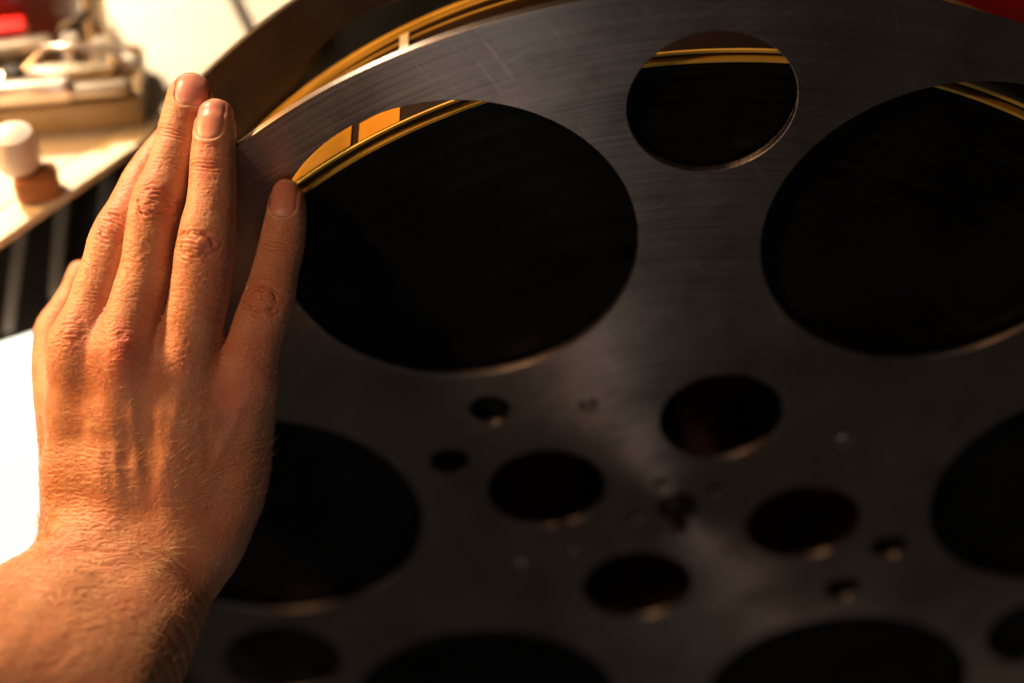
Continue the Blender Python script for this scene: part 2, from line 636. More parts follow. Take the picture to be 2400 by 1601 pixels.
post = thing('steel_post', 'thick steel post standing on the bench behind the splicer', 'post', (-.2995, .172, TZ))
put('shaft', lathe_mesh([(0, .004), (.0062, .004), (.0062, .150), (0, .150)], 32), M_STEEL, post, (0, 0, 0), 0, 0, math.radians(3))
put('foot', lathe_mesh([(0, 0), (.012, 0), (.012, .003), (.010, .0045), (0, .0045)], 32), M_TAN, post, (0, 0, 0))

pin = thing('bright_top_knob', 'dark stemmed knob beside the post, its highlight coloured as a white top', 'bench_knob', (-.2800, .1500, TZ))
put('stem', lathe_mesh([(0, 0), (.0052, 0), (.0052, .013), (0, .013)], 28), M_BLACK, pin, (0, 0, 0))
put('cap', lathe_mesh([(0, .0132), (.0060, .0132), (.0070, .0145), (.0068, .0185), (.0045, .0205), (0, .021)], 32), M_WHITE, pin, (0, 0, 0))  # white cap stands in for the blown highlight on the knob

st = thing('hand_stamp', 'orange wooden stamp with a white knob, left edge of the bench', 'stamp', (-.3165, .0680, TZ))
put('foot', box_mesh(.021, .017, .013, .004, (0, 0, .0065), 3), M_WOOD, st, (.004, -.004, 0), math.radians(15))
put('grip', lathe_mesh([(0, .0132), (.0085, .0132), (.0105, .016), (.0112, .026), (.0095, .033), (.0050, .036), (0, .0365)], 36), M_WHITE, st, (-.003, 0, 0))

jar = thing('maroon_jar', 'dark maroon jar blurred at the back of the bench', 'jar', (-.345, .205, TZ))
M_MAROON = vary(material('maroon_glaze', (.10, .012, .010), .3), 20, .3, .1)
put('body', lathe_mesh([(0, 0), (.022, 0), (.030, .010), (.032, .030), (.026, .046), (.018, .052), (0, .052)], 40), M_MAROON, jar, (0, 0, 0))
put('lid', lathe_mesh([(0, .0522), (.020, .0522), (.020, .060), (.016, .063), (0, .064)], 40), M_BLACK, jar, (0, 0, 0))

rod = tag(obj('black_rod', tube_mesh([(-.262, .305, TZ + .0034), (-.2369, .2325, TZ + .0034), (-.2235, .195, TZ + .0034), (-.205, .150, TZ + .0034)], .0030, 12), M_BLACK),
          'thin black rod lying on the bench beside the rear flange', 'rod')

# ---- machine parts seen between and through the flanges
M_GREY = vary(material('grey_brown_housing', (.42, .33, .23), .45), 12, .35, .12)
M_AMBER = vary(material('amber_plastic', (.55, .24, .02), .25), 16, .25, .1)
M_CHROME = vary(material('chrome', (.8, .76, .7), .16, 1.0), 30, .15, .06)
mc = thing('winding_machine', 'grey brown winding machine with chrome knobs behind the reel', 'machine', (-.115, .42, .0))
put('housing', box_mesh(.22, .24, .9, .012, (0, .05, -.35)), M_GREY, mc, (0, 0, 0))
put('cover', box_mesh(.14, .05, .014, .004), M_STEEL, mc, (-.005, -.035, .1075))
kn = lathe_mesh([(0, 0), (.006, 0), (.009, .004), (.010, .010), (.007, .016), (0, .018)], 32)
for x, y in ((-.062, -.03), (-.035, .03), (.030, .0)):
    put('knob', kn, M_CHROME, mc, (x, y, .1005))
put('amber_block', box_mesh(.018, .020, .05, .003), M_AMBER, mc, (-.098, -.0815, .075))
put('panel', box_mesh(.05, .006, .10, .002), M_WHITE, mc, (.055, -.0735, .03))

case = tag(obj('red_case', box_mesh(.6, .3, .9, .03, (0, 0, 0), 4), vary(material('red_vinyl', (.42, .008, .006), .4), 12, .2, .1, .2)),
           'deep red case behind the reel, only its corner showing top right', 'case')
case.location = (.52, .62, -.40)

# ---- stand that carries the reel
stand = thing('rewind_stand', 'dark steel stand whose spindle shows in the centre bore of the reel', 'stand', (0, .21, -.9))
put('spindle', lathe_mesh([(0, -.004), (.007, -.004), (.0085, -.002), (.0085, .12), (0, .12)], 40, 'Y'), M_HUB, stand, (0, -.21, .9))
put('dark_hub_backing', lathe_mesh([(.012, .10), (.150, .10), (.160, .11), (.160, .20), (.150, .205), (0, .205)], 96, 'Y'), M_HUB, stand, (0, -.21, .9))  # dark drum added so the hub holes look onto darkness
put('post', box_mesh(.07, .05, .93, .006, (0, .026, .475)), M_HUB, stand, (0, 0, 0))
put('foot', box_mesh(.4, .3, .03, .008, (0, 0, .015)), M_HUB, stand, (0, 0, 0))


cab = thing('backing_cupboard', 'dark brown cupboard added behind the reel to darken its lower left hole', 'backing_cupboard', (-.35, .45, -.9))  # added to keep the brighter background out of that hole
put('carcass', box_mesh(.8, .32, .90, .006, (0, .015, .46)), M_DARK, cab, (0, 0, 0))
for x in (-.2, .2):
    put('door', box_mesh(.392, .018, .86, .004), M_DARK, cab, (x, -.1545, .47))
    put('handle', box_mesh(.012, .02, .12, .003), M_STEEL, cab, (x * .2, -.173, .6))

# ------------------------------------------------------------------ the hand
HAND = {
    'fingers': {
        'index': [[-25.3, 72.7, -11.0, 12.5], [-24.81, 84.48, -6.0, 13], [-19.33, 106.06, -7.0, 11.8], [-15.1, 120.5, -8.0, 11.3], [-12.66, 130.84, -9.0, 11], [-8.25, 141.64, -13.0, 10.2], [-2.36, 158.49, -21.0, 9.4], [3.39, 169.83, -28.0, 8.8], [6.55, 176.07, -33.0, 8]],
        'middle': [[-6.94, 76.5, 0.0, 12.5], [-5.54, 87.17, 2.0, 12.5], [2.02, 114.7, 1.0, 11.2], [4.15, 129.8, 1.0, 10.8], [6.94, 144.46, 0.0, 11.2], [11.2, 159.68, -4.0, 9.8], [14.44, 175.08, -8.0, 9.6], [16.72, 184.39, -10.0, 9.9], [17.92, 190.13, -12.0, 9.8], [17.97, 192.92, -13.5, 8.7]],
        'ring': [[17.36, 74.68, -2.0, 12.5], [20.67, 87.17, 1.0, 12.8], [25.75, 108.35, 5.0, 12.4], [28.45, 127.11, 7.0, 12.2], [30.52, 144.54, 5.0, 10.3], [30.46, 159.88, 2.0, 9.6], [30.6, 170.79, 0.0, 9.1], [30.76, 176.62, -1.0, 8.7], [30.65, 181.12, -2.5, 7.7]],
        'little': [[42.0, 68.32, -6.0, 11.5], [44.68, 79.12, -4.0, 12], [48.23, 91.63, -2.0, 11.5], [53.05, 105.02, -2.0, 10.9], [55.44, 117.66, -5.0, 9.9], [57.68, 128.61, -8.0, 9.7], [59.33, 140.4, -9.0, 8.6], [59.54, 146.08, -10.0, 7.7], [59.03, 149.8, -11.0, 6.4]],
        'thumb': [[-38.2, 49.52, -37.0, 14], [-47.74, 70.03, -45.0, 12], [-50.65, 86.8, -49.0, 10], [-50.19, 93.13, -50.0, 9.3], [-46.64, 99.67, -51.0, 8.2], [-42.79, 108.38, -53.0, 7.3], [-40.77, 115.17, -54.0, 6.8], [-40.33, 117.89, -54.5, 6.2]],
    },
    'palm': [
        [[-26.42, 7.05, -15.0, 18], [-27.68, 50.87, -13.0, 15], [-27.04, 85.38, -5.0, 12.5]],
        [[-9.41, 4.18, -9.0, 18], [-8.39, 51.31, -5.0, 15], [-6.07, 81.85, 2.0, 12.5]],
        [[10.44, 4.18, -9.0, 18], [14.02, 51.31, -5.0, 15], [18.15, 78.28, 0.0, 12.5]],
        [[21.84, 5.23, -15.0, 18], [33.14, 50.87, -13.0, 14], [42.72, 71.01, -6.0, 11]],
        [[18.69, -2.33, -17.0, 16], [28.33, 15.5, -21.0, 17.5], [34.95, 35.72, -21.0, 16], [40.06, 57.95, -17.0, 13]],
        [[-31.06, 0.27, -25.0, 18], [-33.68, 31.2, -31.0, 18], [-38.2, 58.94, -37.0, 15]],
        [[-22.78, 94.09, -15.0, 10], [-11.63, 92.61, -12.0, 10.5], [0.27, 90.79, -10.0, 10.5], [11.12, 88.08, -10.0, 10.5], [22.66, 81.74, -11.0, 10.5], [34.05, 74.83, -13.0, 10.5]],
        [[-23.91, 76.4, -6.0, 12], [-15.3, 77.86, -4.0, 12], [-7.09, 79.14, -2.0, 12.3], [5.64, 77.35, -2.5, 12.3], [17.61, 75.03, -2.5, 12.3], [30.35, 71.06, -4.0, 12], [41.82, 68.29, -7.0, 11.5]],
        [[-26.49, 58.17, -12.0, 14.5], [-16.36, 60.15, -8.0, 14.3], [-8.39, 61.17, -5.0, 14], [4.94, 60.26, -5.5, 14], [15.71, 59.36, -5.5, 14], [26.87, 56.55, -8.0, 13.8], [37.23, 54.52, -12.5, 13]],
        [[-27.61, 32.46, -16.0, 17], [-9.41, 33.05, -9.0, 16.5], [10.44, 31.24, -9.0, 16.5], [31.67, 30.64, -16.0, 15.5]],
    ],
    'arm': [
        [[-23.63, -2.48, -5.0, 18], [-35.24, -18.39, 7.0, 22], [-57.03, -40.59, 35.0, 31], [-71.15, -60.32, 75.0, 36]],
        [[14.73, -3.18, -10.0, 19], [6.88, -19.74, -1.0, 22], [-6.05, -43.14, 23.0, 29], [-19.21, -67.49, 60.0, 36]],
        [[-5.3, -2.76, -7.0, 19], [-15.89, -23.67, 7.0, 24], [-30.75, -44.39, 33.0, 33], [-46.04, -63.45, 75.0, 40]],
    ],
}
FEATURES = {
    'nails': {
        'middle': [[19.89, 185.71], [19.91, 200.49], 7.0],
        'ring': [[29.0, 170.44], [29.79, 188.29], 6.4],
        'little': [[58.58, 139.28], [59.06, 155.24], 5.9],
    },
    'folds': {
        'middle_pip': [[7.23, 144.16], [9.5, 157.1], 9.5, 1.0],
        'middle_dip': [[13.13, 174.29], [16.31, 186.33], 8.0, 0.8],
        'ring_pip': [[26.34, 126.58], [28.59, 142.49], 9.5, 1.1],
        'ring_dip': [[28.21, 159.2], [29.25, 171.09], 8.0, 0.8],
        'little_pip': [[51.67, 104.41], [55.54, 120.6], 8.5, 1.05],
        'little_dip': [[56.55, 127.67], [58.86, 140.46], 7.0, 0.7],
        'index_pip': [[-11.57, 134.52], [-4.83, 148.36], 9.0, 0.95],
        'index_dip': [[-3.34, 162.17], [3.89, 173.91], 7.0, 0.6],
    },
    'bumps': [
        [-3.8, 82.81, 6.263999999999999, 10.091999999999999, 2.0],
        [-26.74, 91.56, 6.263999999999999, 8.7, 1.3],
        [20.94, 78.46, 6.959999999999999, 8.7, 0.8],
        [46.57, 75.74, 6.959999999999999, 6.959999999999999, 0.7],
        [-21.23, 65.39, 7.656, 10.44, -1.5],
        [10.14, 69.74, 6.611999999999999, 15.659999999999998, -0.3],
        [32.79, 64.52, 6.959999999999999, 13.919999999999998, -0.4],
        [-13.39, 87.17, 3.828, 10.44, -0.8],
        [9.27, 84.56, 4.524, 10.44, -0.5],
        [31.92, 78.46, 4.35, 8.7, -0.4],
        [-23.74, -7.88, 12.18, 7.829999999999999, 2.0],
        [-28.09, 1.72, 10.44, 2.436, -1.0],
        [41.81, 11.28, 10.44, 13.919999999999998, 1.2],
        [22.76, -11.84, 8.7, 6.959999999999999, -1.2],
    ],
    'ridges': [
        [[[-2.76, 73.23], [-1.01, 59.29], [-0.14, 41.86], [0.38, 26.18], [-1.19, 8.75]], 2.6, 0.7],
        [[[-10.77, 59.29], [-8.68, 45.35], [-7.64, 31.41], [-5.54, 12.24]], 2.4, 0.4],
        [[[-23.84, 78.46], [-20.36, 55.8], [-15.13, 31.41], [-9.03, 7.01]], 3.0, 0.6],
        [[[20.25, 73.23], [16.24, 55.8], [11.01, 34.89], [4.91, 10.5]], 3.0, 0.4],
        [[[46.73, 69.74], [36.28, 47.09], [22.34, 20.95]], 2.5, 0.4],
        [[[-17.57, 52.32], [-17.92, 41.86], [-18.61, 33.15]], 2.2, -0.5],
        [[[4.56, 55.8], [5.43, 34.89], [5.09, 12.24]], 3.4, -0.3],
        [[[28.26, 65.39], [26.35, 59.29], [25.47, 52.32], [26.0, 44.48], [25.47, 36.64], [23.38, 29.66], [22.34, 21.82]], 1.9, 0.32],
        [[[12.75, 68.87], [10.49, 61.03], [9.44, 52.32], [10.49, 43.61], [12.58, 34.89]], 1.9, 0.3],
        [[[38.02, 52.32], [33.66, 43.61], [31.05, 34.89], [27.57, 27.05]], 1.8, 0.25],
        [[[-38.2, -1.74], [-24.42, -2.08], [-10.63, -3.46], [1.43, -2.77]], 0.7, -0.7],
        [[[7.69, 2.25], [16.45, -3.01], [25.2, -9.48]], 0.6, -0.6],
        [[[-31.31, 2.74], [-14.08, 1.71], [4.87, 1.02]], 0.6, -0.35],
    ],
    'knuckles': [
        [-3.63, 85.08, 5.9159999999999995, 9.048, 0.55],
        [-27.1, 91.56, 5.9159999999999995, 8.352, 0.45],
        [20.94, 79.85, 5.9159999999999995, 7.656, 0.3],
        [47.1, 78.37, 5.9159999999999995, 7.656, 0.3],
    ],
    'red': [
        [-3.8, 84.56, 7.829999999999999, 12.18, 1.0],
        [-26.74, 91.56, 7.829999999999999, 10.44, 0.7],
        [20.94, 78.46, 7.829999999999999, 10.44, 0.4],
        [47.45, 81.89, 10.44, 12.18, 0.5],
        [41.81, 58.93, 10.44, 15.659999999999998, 0.35],
        [7.7, 143.98, 7.829999999999999, 6.959999999999999, 0.5],
        [25.3, 127.25, 7.829999999999999, 6.959999999999999, 0.35],
        [51.67, 104.41, 7.829999999999999, 7.829999999999999, 0.5],
        [56.55, 127.67, 6.959999999999999, 6.959999999999999, 0.35],
        [28.21, 159.2, 6.959999999999999, 6.959999999999999, 0.5],
        [-11.57, 134.52, 6.959999999999999, 6.959999999999999, 0.55],
        [19.4, 194.76, 10.44, 8.7, 0.5],
        [31.22, 180.72, 10.44, 10.44, 0.5],
        [59.74, 148.14, 8.7, 10.44, 0.5],
        [31.22, 20.1, 20.88, 20.88, 0.35],
        [34.75, 104.82, 6.09, 15.659999999999998, 0.6],
    ],
}
HAND_ORIGIN = [-0.246383, -0.11696, 0.124541]
HAND_AXES = [[0.9995275, 0.0216075, -0.0218617], [-0.0307379, 0.7026283, -0.7108929], [0.0, 0.7112289, 0.7029605]]


def smin(a, b, k):
    h = np.maximum(k - np.abs(a - b), 0) / k
    return np.minimum(a, b) - h * h * k * .25


CELL = .9
LO = np.array([-104., -86., -62.], np.float32)
HI = np.array([74., 208., 132.], np.float32)
DIM = np.ceil((HI - LO) / CELL).astype(int)
AX = [LO[i] + CELL * np.arange(DIM[i], dtype=np.float32) for i in range(3)]
FLAT = 1.12          # limbs are a little flatter than wide


def resample(pts, step=2.5):
    """smooth curve through the measured joints and radii"""
    p = np.array(pts, float)
    p = np.concatenate([2 * p[:1] - p[1:2], p, 2 * p[-1:] - p[-2:-1]])
    out = []
    for i in range(1, len(p) - 2):
        n = max(1, int(np.linalg.norm(p[i + 1, :3] - p[i, :3]) / step))
        for t in np.arange(n) / n:
            a, b, c, d = p[i - 1:i + 3]
            out.append(.5 * (2 * b + (c - a) * t + (2 * a - 5 * b + 4 * c - d) * t * t + (3 * b - a - 3 * c + d) * t ** 3))
    out.append(p[-2])
    return np.array(out, np.float32)


def add_chain(field, off, pts, margin=16.0, flat=FLAT):
    """union of tapered round segments into field (a block starting at index off)"""
    pts = np.array(pts, np.float32)
    for p, q in zip(pts[:-1], pts[1:]):
        m = max(p[3], q[3]) + margin
        lo = np.minimum(p[:3], q[:3]) - m
        hi = np.maximum(p[:3], q[:3]) + m
        i0 = np.maximum(((lo - LO) / CELL).astype(int), off)
        i1 = np.minimum(((hi - LO) / CELL).astype(int) + 1, off + np.array(field.shape))
        if (i1 <= i0).any():
            continue
        X = AX[0][i0[0]:i1[0], None, None] - p[0]
        Y = AX[1][None, i0[1]:i1[1], None] - p[1]
        Z = (AX[2][None, None, i0[2]:i1[2]] - p[2]) * flat
        d = (q[:3] - p[:3]).copy()
        d[2] *= flat
        L2 = float((d * d).sum())
        t = np.clip((X * d[0] + Y * d[1] + Z * d[2]) / L2, 0, 1)
        dist = np.sqrt((X - t * d[0]) ** 2 + (Y - t * d[1]) ** 2 + (Z - t * d[2]) ** 2) - (p[3] + (q[3] - p[3]) * t)
        s = tuple(slice(a - o, b - o) for a, b, o in zip(i0, i1, off))
        field[s] = np.minimum(field[s], dist)


def add_part(field, off, pts, k, margin=16.0):
    one = np.full(field.shape, 40., np.float32)
    add_chain(one, off, pts, margin)
    field[:] = smin(field, one, k)


def hand_field():
    big = np.full(DIM, 40., np.float32)
    zero = np.zeros(3, int)
    for c in HAND['palm']:
        add_part(big, zero, resample(c, 5), 8.0)
    for c in HAND['arm']:
        add_part(big, zero, resample(c, 7), 12.0, 20.0)
    total = big.copy()
    for name, c in HAND['fingers'].items():
        c = np.array(c)
        m = c[:, 3].max() + 10
        i0 = np.maximum(((c[:, :3].min(0) - m - LO) / CELL).astype(int), 0)
        i1 = np.minimum(((c[:, :3].max(0) + m - LO) / CELL).astype(int) + 1, DIM)
        blk = np.full(i1 - i0, 40., np.float32)
        add_chain(blk, i0, resample(c), 10.0)
        s = tuple(slice(a, b) for a, b in zip(i0, i1))
        total[s] = np.minimum(total[s], smin(blk, big[s], 7.0 if name != 'thumb' else 9.0))
    return total


def surface_net(D):
    ins = D < 0
    c = np.zeros(np.array(D.shape) - 1, np.int8)
    sl = lambda d, n: slice(d, n - 1 + d)
    for dx in (0, 1):
        for dy in (0, 1):
            for dz in (0, 1):
                c += ins[sl(dx, D.shape[0]), sl(dy, D.shape[1]), sl(dz, D.shape[2])]
    cells = np.argwhere((c > 0) & (c < 8))
    idx = np.full(c.shape, -1, np.int32)
    idx[tuple(cells.T)] = np.arange(len(cells))
    acc = np.zeros((len(cells), 3))
    cnt = np.zeros(len(cells))
    corners = [(a, b, e) for a in (0, 1) for b in (0, 1) for e in (0, 1)]
    for a in corners:
        for ax in range(3):
            if a[ax]:
                continue
            b = list(a)
            b[ax] = 1
            va = D[tuple((cells + a).T)]
            vb = D[tuple((cells + b).T)]
            m = (va < 0) != (vb < 0)
            t = np.where(m, va / np.where(m, va - vb, 1), 0)
            p = np.repeat(np.array(a, float)[None], len(cells), 0)
            p[:, ax] += t
            acc[m] += p[m]
            cnt[m] += 1
    verts = LO + CELL * (cells + acc / cnt[:, None])
    quads = []
    for ax in range(3):
        n1 = [slice(None)] * 3
        n2 = [slice(None)] * 3
        n1[ax] = slice(0, -1)
        n2[ax] = slice(1, None)
        A, B = ins[tuple(n1)], ins[tuple(n2)]
        e = np.argwhere(A != B)
        o = [i for i in range(3) if i != ax]
        ok = (e[:, o[0]] > 0) & (e[:, o[1]] > 0) & (e[:, o[0]] < c.shape[o[0]]) & (e[:, o[1]] < c.shape[o[1]])
        e = e[ok]
        flip = A[tuple(e.T)]
        if ax == 1:
            flip = ~flip
        q = []
        for da, db in ((0, 0), (1, 0), (1, 1), (0, 1)):
            w = e.copy()
            w[:, o[0]] -= da
            w[:, o[1]] -= db
            q.append(idx[tuple(w.T)])
        q = np.array(q).T
        q[~flip] = q[~flip][:, ::-1]
        quads.append(q)
    return verts, np.concatenate(quads)


def relax(v, quads, n, lam=.5):
    e = np.concatenate([quads[:, [0, 1]], quads[:, [1, 2]], quads[:, [2, 3]], quads[:, [3, 0]]])
    deg = np.maximum(np.bincount(e.ravel(), minlength=len(v)), 1).astype(float)
    for k in range(n):
        for l in (lam, -lam * 1.03):
            s = np.zeros_like(v)
            for i in range(3):
                s[:, i] = np.bincount(e[:, 0], v[e[:, 1], i], len(v)) + np.bincount(e[:, 1], v[e[:, 0], i], len(v))
            v = v + l * (s / deg[:, None] - v)
    return v


def mesh_from(v, quads, name):
    me = bpy.data.meshes.new(name)
    me.vertices.add(len(v))
    me.vertices.foreach_set('co', np.asarray(v, np.float32).ravel())
    me.loops.add(quads.size)
    me.loops.foreach_set('vertex_index', quads.astype(np.int32).ravel())
    me.polygons.add(len(quads))
    me.polygons.foreach_set('loop_start', np.arange(0, quads.size, 4, dtype=np.int32))
    me.polygons.foreach_set('use_smooth', np.ones(len(quads), bool))
    me.update(calc_edges=True)
    me.validate()
    return me


HV, HQ = surface_net(hand_field())
HV = relax(HV, HQ, 6)


def subdivide(v, q):
    """split every quad in four"""
    n = len(v)
    e = np.sort(np.concatenate([q[:, [i, (i + 1) % 4]] for i in range(4)]), 1).astype(np.int64)
    key, inv = np.unique(e[:, 0] * n + e[:, 1], return_inverse=True)
    mid = .5 * (v[key // n] + v[key % n])
    fc = v[q].mean(1)
    m = (inv + n).reshape(4, -1)
    c = np.arange(len(q)) + n + len(mid)
    out = np.concatenate([np.stack([q[:, i], m[i], c, m[(i + 3) % 4]], 1) for i in range(4)])
    return np.concatenate([v, mid, fc]), out


HV, HQ = subdivide(HV, HQ)
HV = relax(HV, HQ, 4)
hand_me = mesh_from(HV, HQ, 'hand')
NV = len(hand_me.vertices)
P0 = np.empty(NV * 3, np.float32)
hand_me.vertices.foreach_get('co', P0)
P0 = P0.reshape(-1, 3).astype(float)
N0 = np.empty(NV * 3, np.float32)
hand_me.vertices.foreach_get('normal', N0)
N0 = N0.reshape(-1, 3).astype(float)


_rs = np.random.RandomState(11)
_ang = _rs.rand(8192).astype(np.float32) * 6.2831853
GX, GY = np.cos(_ang), np.sin(_ang)
PERM = _rs.permutation(8192).astype(np.int32)


def noise(x, y, seed=0):
    """gradient noise, about -0.7..0.7"""
    x, y = np.asarray(x, np.float32), np.asarray(y, np.float32)
    ix, iy = np.floor(x).astype(np.int32), np.floor(y).astype(np.int32)
    fx, fy = x - ix, y - iy
    u, v = fx * fx * fx * (fx * (fx * 6 - 15) + 10), fy * fy * fy * (fy * (fy * 6 - 15) + 10)
    c0 = PERM[(ix + seed * 57) & 8191]
    c1 = PERM[(ix + 1 + seed * 57) & 8191]

    def g(c, dx, dy):
        k = PERM[(c + iy + dy) & 8191]
        return GX[k] * (fx - dx) + GY[k] * (fy - dy)
    g00, g10, g01, g11 = g(c0, 0, 0), g(c1, 1, 0), g(c0, 0, 1), g(c1, 1, 1)
    a = g00 + u * (g10 - g00)
    return a + v * (g01 + u * (g11 - g01) - a)


def step(a, b, x):
    t = np.clip((x - a) / (b - a), 0, 1)
    return t * t * (3 - 2 * t)


def creases(v, u, freq_v, freq_u, seed):
    """irregular folds running along u, narrow furrows: 0 flat .. 1 furrow"""
    w = noise(u * .25, v * .25, seed + 5) * .7
    n = noise(u * freq_u + w * .4, v * freq_v + w, seed) + .35 * noise(u * freq_u * 2.3, v * freq_v * 2.1 + 7, seed + 1)
    return np.exp(-(n / .13) ** 2)


def owner(P):
    """which finger each point belongs to (0 = palm, wrist, arm)"""
    best = np.full(len(P), 1.0)
    lab = np.zeros(len(P), int)
    for k, c in enumerate(HAND['fingers'].values()):
        c = resample(c, 6)[1:]
        near = (P[:, 1] > c[:, 1].min() - 14) & (np.abs(P[:, 0] - c[:, 0].mean()) < 45)
        idx = np.nonzero(near)[0]
        d = np.full(len(idx), 99.)
        for p, q in zip(c[:-1], c[1:]):
            e = q[:3] - p[:3]
            w = P[idx] - p[:3]
            t = np.clip(w @ e / (e @ e), 0, 1)
            d = np.minimum(d, np.linalg.norm(w - t[:, None] * e, axis=1) - (p[3] + (q[3] - p[3]) * t))
        m = d < best[idx]
        best[idx[m]] = d[m]
        lab[idx[m]] = k + 1
    return lab


FNAMES = list(HAND['fingers'])


def sculpt(P, N, lab):
    x, y = P[:, 0], P[:, 1]
    dors = dors0 = step(.05, .45, N[:, 2])
    h = np.zeros(len(P), np.float32)
    # bumps, tendons, veins
    for bx, by, rx, ry, a in FEATURES['bumps']:
        h += a * np.exp(-((x - bx) / rx) ** 2 - ((y - by) / ry) ** 2) * dors
    for pl, w, a in FEATURES['ridges']:
        pl = np.array(pl)
        d = np.full(len(P), 1e9)
        s = np.zeros(len(P))
        for i in range(len(pl) - 1):
            e = pl[i + 1] - pl[i]
            t = np.clip(((x - pl[i, 0]) * e[0] + (y - pl[i, 1]) * e[1]) / (e @ e), 0, 1)
            q = np.hypot(x - pl[i, 0] - t * e[0], y - pl[i, 1] - t * e[1])
            s = np.where(q < d, (i + t) / (len(pl) - 1), s)
            d = np.minimum(d, q)
        h += a * np.exp(-(d / w) ** 2) * step(0, .3, s) * step(1, .5, s) * dors * (1 + .5 * noise(x * .15, y * .15, 31))
    # folds over the finger joints
    foldmask = np.zeros(len(P))
    for k, (name, (c, t, hw, st)) in enumerate(FEATURES['folds'].items()):
        c, t = np.array(c), np.array(t)
        ax = (t - c) / np.linalg.norm(t - c)
        v = (x - c[0]) * ax[0] + (y - c[1]) * ax[1]
        u = (x - c[0]) * ax[1] - (y - c[1]) * ax[0]
        pip = name.endswith('pip')
        mine = lab == FNAMES.index(name.split('_')[0]) + 1
        dors = dors0 * mine
        ext = 8.5 if pip else 4.2
        env = np.exp(-(v / ext) ** 4) * np.exp(-(u / (hw * .95)) ** 4) * dors
        foldmask = np.maximum(foldmask, mine * np.exp(-(v / (ext * 1.6)) ** 4) * np.exp(-(u / (hw * 1.2)) ** 4))
        wav = noise(u * .22 + 3 * k, v * .25, 40 + k) * 1.6
        if pip:
            # a cushion of loose skin crossed by uneven folds, each joint different
            rg = np.random.RandomState(500 + k)
            wu = u + 2.2 * noise(u * .16 + k, v * .16, 60 + k)
            wv = v + 1.9 * noise(u * .17, v * .17 + k, 61 + k) + rg.uniform(-.15, .15) * u
            e = np.hypot(wv / 5.4, wu / (hw * .74))
            ang = np.arctan2(wv, wu)
            h += st * .50 * np.exp(-(e / .8) ** 4) * dors
            for q, (rad, am) in enumerate(((.95, .62), (1.35, .34))):
                part = step(-.08, .22, noise(np.cos(ang) * 1.3 + 3 * q, np.sin(ang) * 1.3 + k, 70 + k) + .12)
                h -= st * am * np.exp(-((e - rad) / .10) ** 2) * part * dors
            for q in range(7):
                vc = -5.2 + 1.75 * q + rg.uniform(-.4, .4)
                bend = rg.uniform(-.007, .007) - .0042 * vc
                brk = .3 + .7 * step(-.3, .1, noise(u * .2 + q * 5, u * 0 + k, 75 + k))
                wid = .42 + .3 * rg.rand()
                h -= st * rg.uniform(.36, .80) * brk * np.exp(-((v - vc - bend * u * u - wav * .55 - .5 * noise(u * .5, v * .4, 90 + q)) / wid) ** 2) * env
            h -= st * .30 * creases(v, u, .52, .12, 80 + 3 * k) * env
        else:
            for q, (vc, am) in enumerate(((-2.3, .4), (-.7, .7), (1.0, .6), (2.6, .35))):
                h -= st * am * np.exp(-((v - vc - wav * .35 + u * u * .012 * (1 if q > 1 else -1)) / .48) ** 2) * env
            h += st * .25 * np.exp(-((v - 3.6) / 2.0) ** 2) * env
    dors = dors0
    for bx, by, rx, ry, a in FEATURES['knuckles']:
        env = np.exp(-((x - bx) / rx) ** 4 - ((y - by) / ry) ** 4) * dors
        h -= a * creases(y - by + .03 * (x - bx) ** 2, x, .42, .07, int(abs(bx)) + 171) * env
    # fine cross lines all over the back of the fingers, wrist wrinkles
    along = y + .25 * x
    fing = step(62, 85, y)
    h -= .19 * creases(along, x - .25 * y, .60, .15, 101) * dors * (.35 + .65 * fing) * (1 - .5 * foldmask)
    h -= .08 * creases(x - .3 * y, along, .75, .2, 111) * dors
    wr = step(62, 30, y) * step(22, -14, x)
    h -= .24 * creases(y + .06 * x, x, .50, .085, 121) * dors * wr
    h -= .16 * creases(y - .1 * x, x, .85, .16, 131) * dors * wr
    h -= .08 * creases(y - .45 * x, x + .45 * y, .75, .13, 141) * dors * step(0, 18, x) * step(62, 50, y)
    arm = step(12, -12, y)
    h += arm * dors * (.05 * noise(x * .42, y * .55, 161) + .07 * noise(x * .8, y * 1.1, 162))
    h += .07 * noise(x * .9, y * .9, 151) * dors + .03 * noise(x * 1.9, y * 1.9, 152)
    h += .3 * noise(x * .11, y * .11, 153)
    # nail beds
    nd = np.full(len(P), 9.)
    na = np.zeros(len(P))
    for name, (b, t, w) in FEATURES['nails'].items():
        b, t = np.array(b), np.array(t)
        L = np.linalg.norm(t - b)
        ax = (t - b) / L
        v = (x - b[0]) * ax[0] + (y - b[1]) * ax[1] - L / 2
        u = (x - b[0]) * ax[1] - (y - b[1]) * ax[0]
        r = np.where(v < 0, w * .80, w * .62)
        qx, qy = np.abs(u) - w + r, np.abs(v) - L / 2 + r
        d = np.hypot(np.maximum(qx, 0), np.maximum(qy, 0)) + np.minimum(np.maximum(qx, qy), 0) - r
        d = np.where((N[:, 2] > -.05) & (lab == FNAMES.index(name) + 1), d, 9.)
        m = d < nd
        nd = np.where(m, d, nd)
        na = np.where(m, v / L + .5, na)
    flat = step(3.0, .5, nd)
    h *= 1 - .85 * flat
    fold = np.exp(-((nd - .8) / .8) ** 2) * step(.98, .7, na)
    h += .18 * fold - .48 * step(.25, -.45, nd)
    return h, nd, na


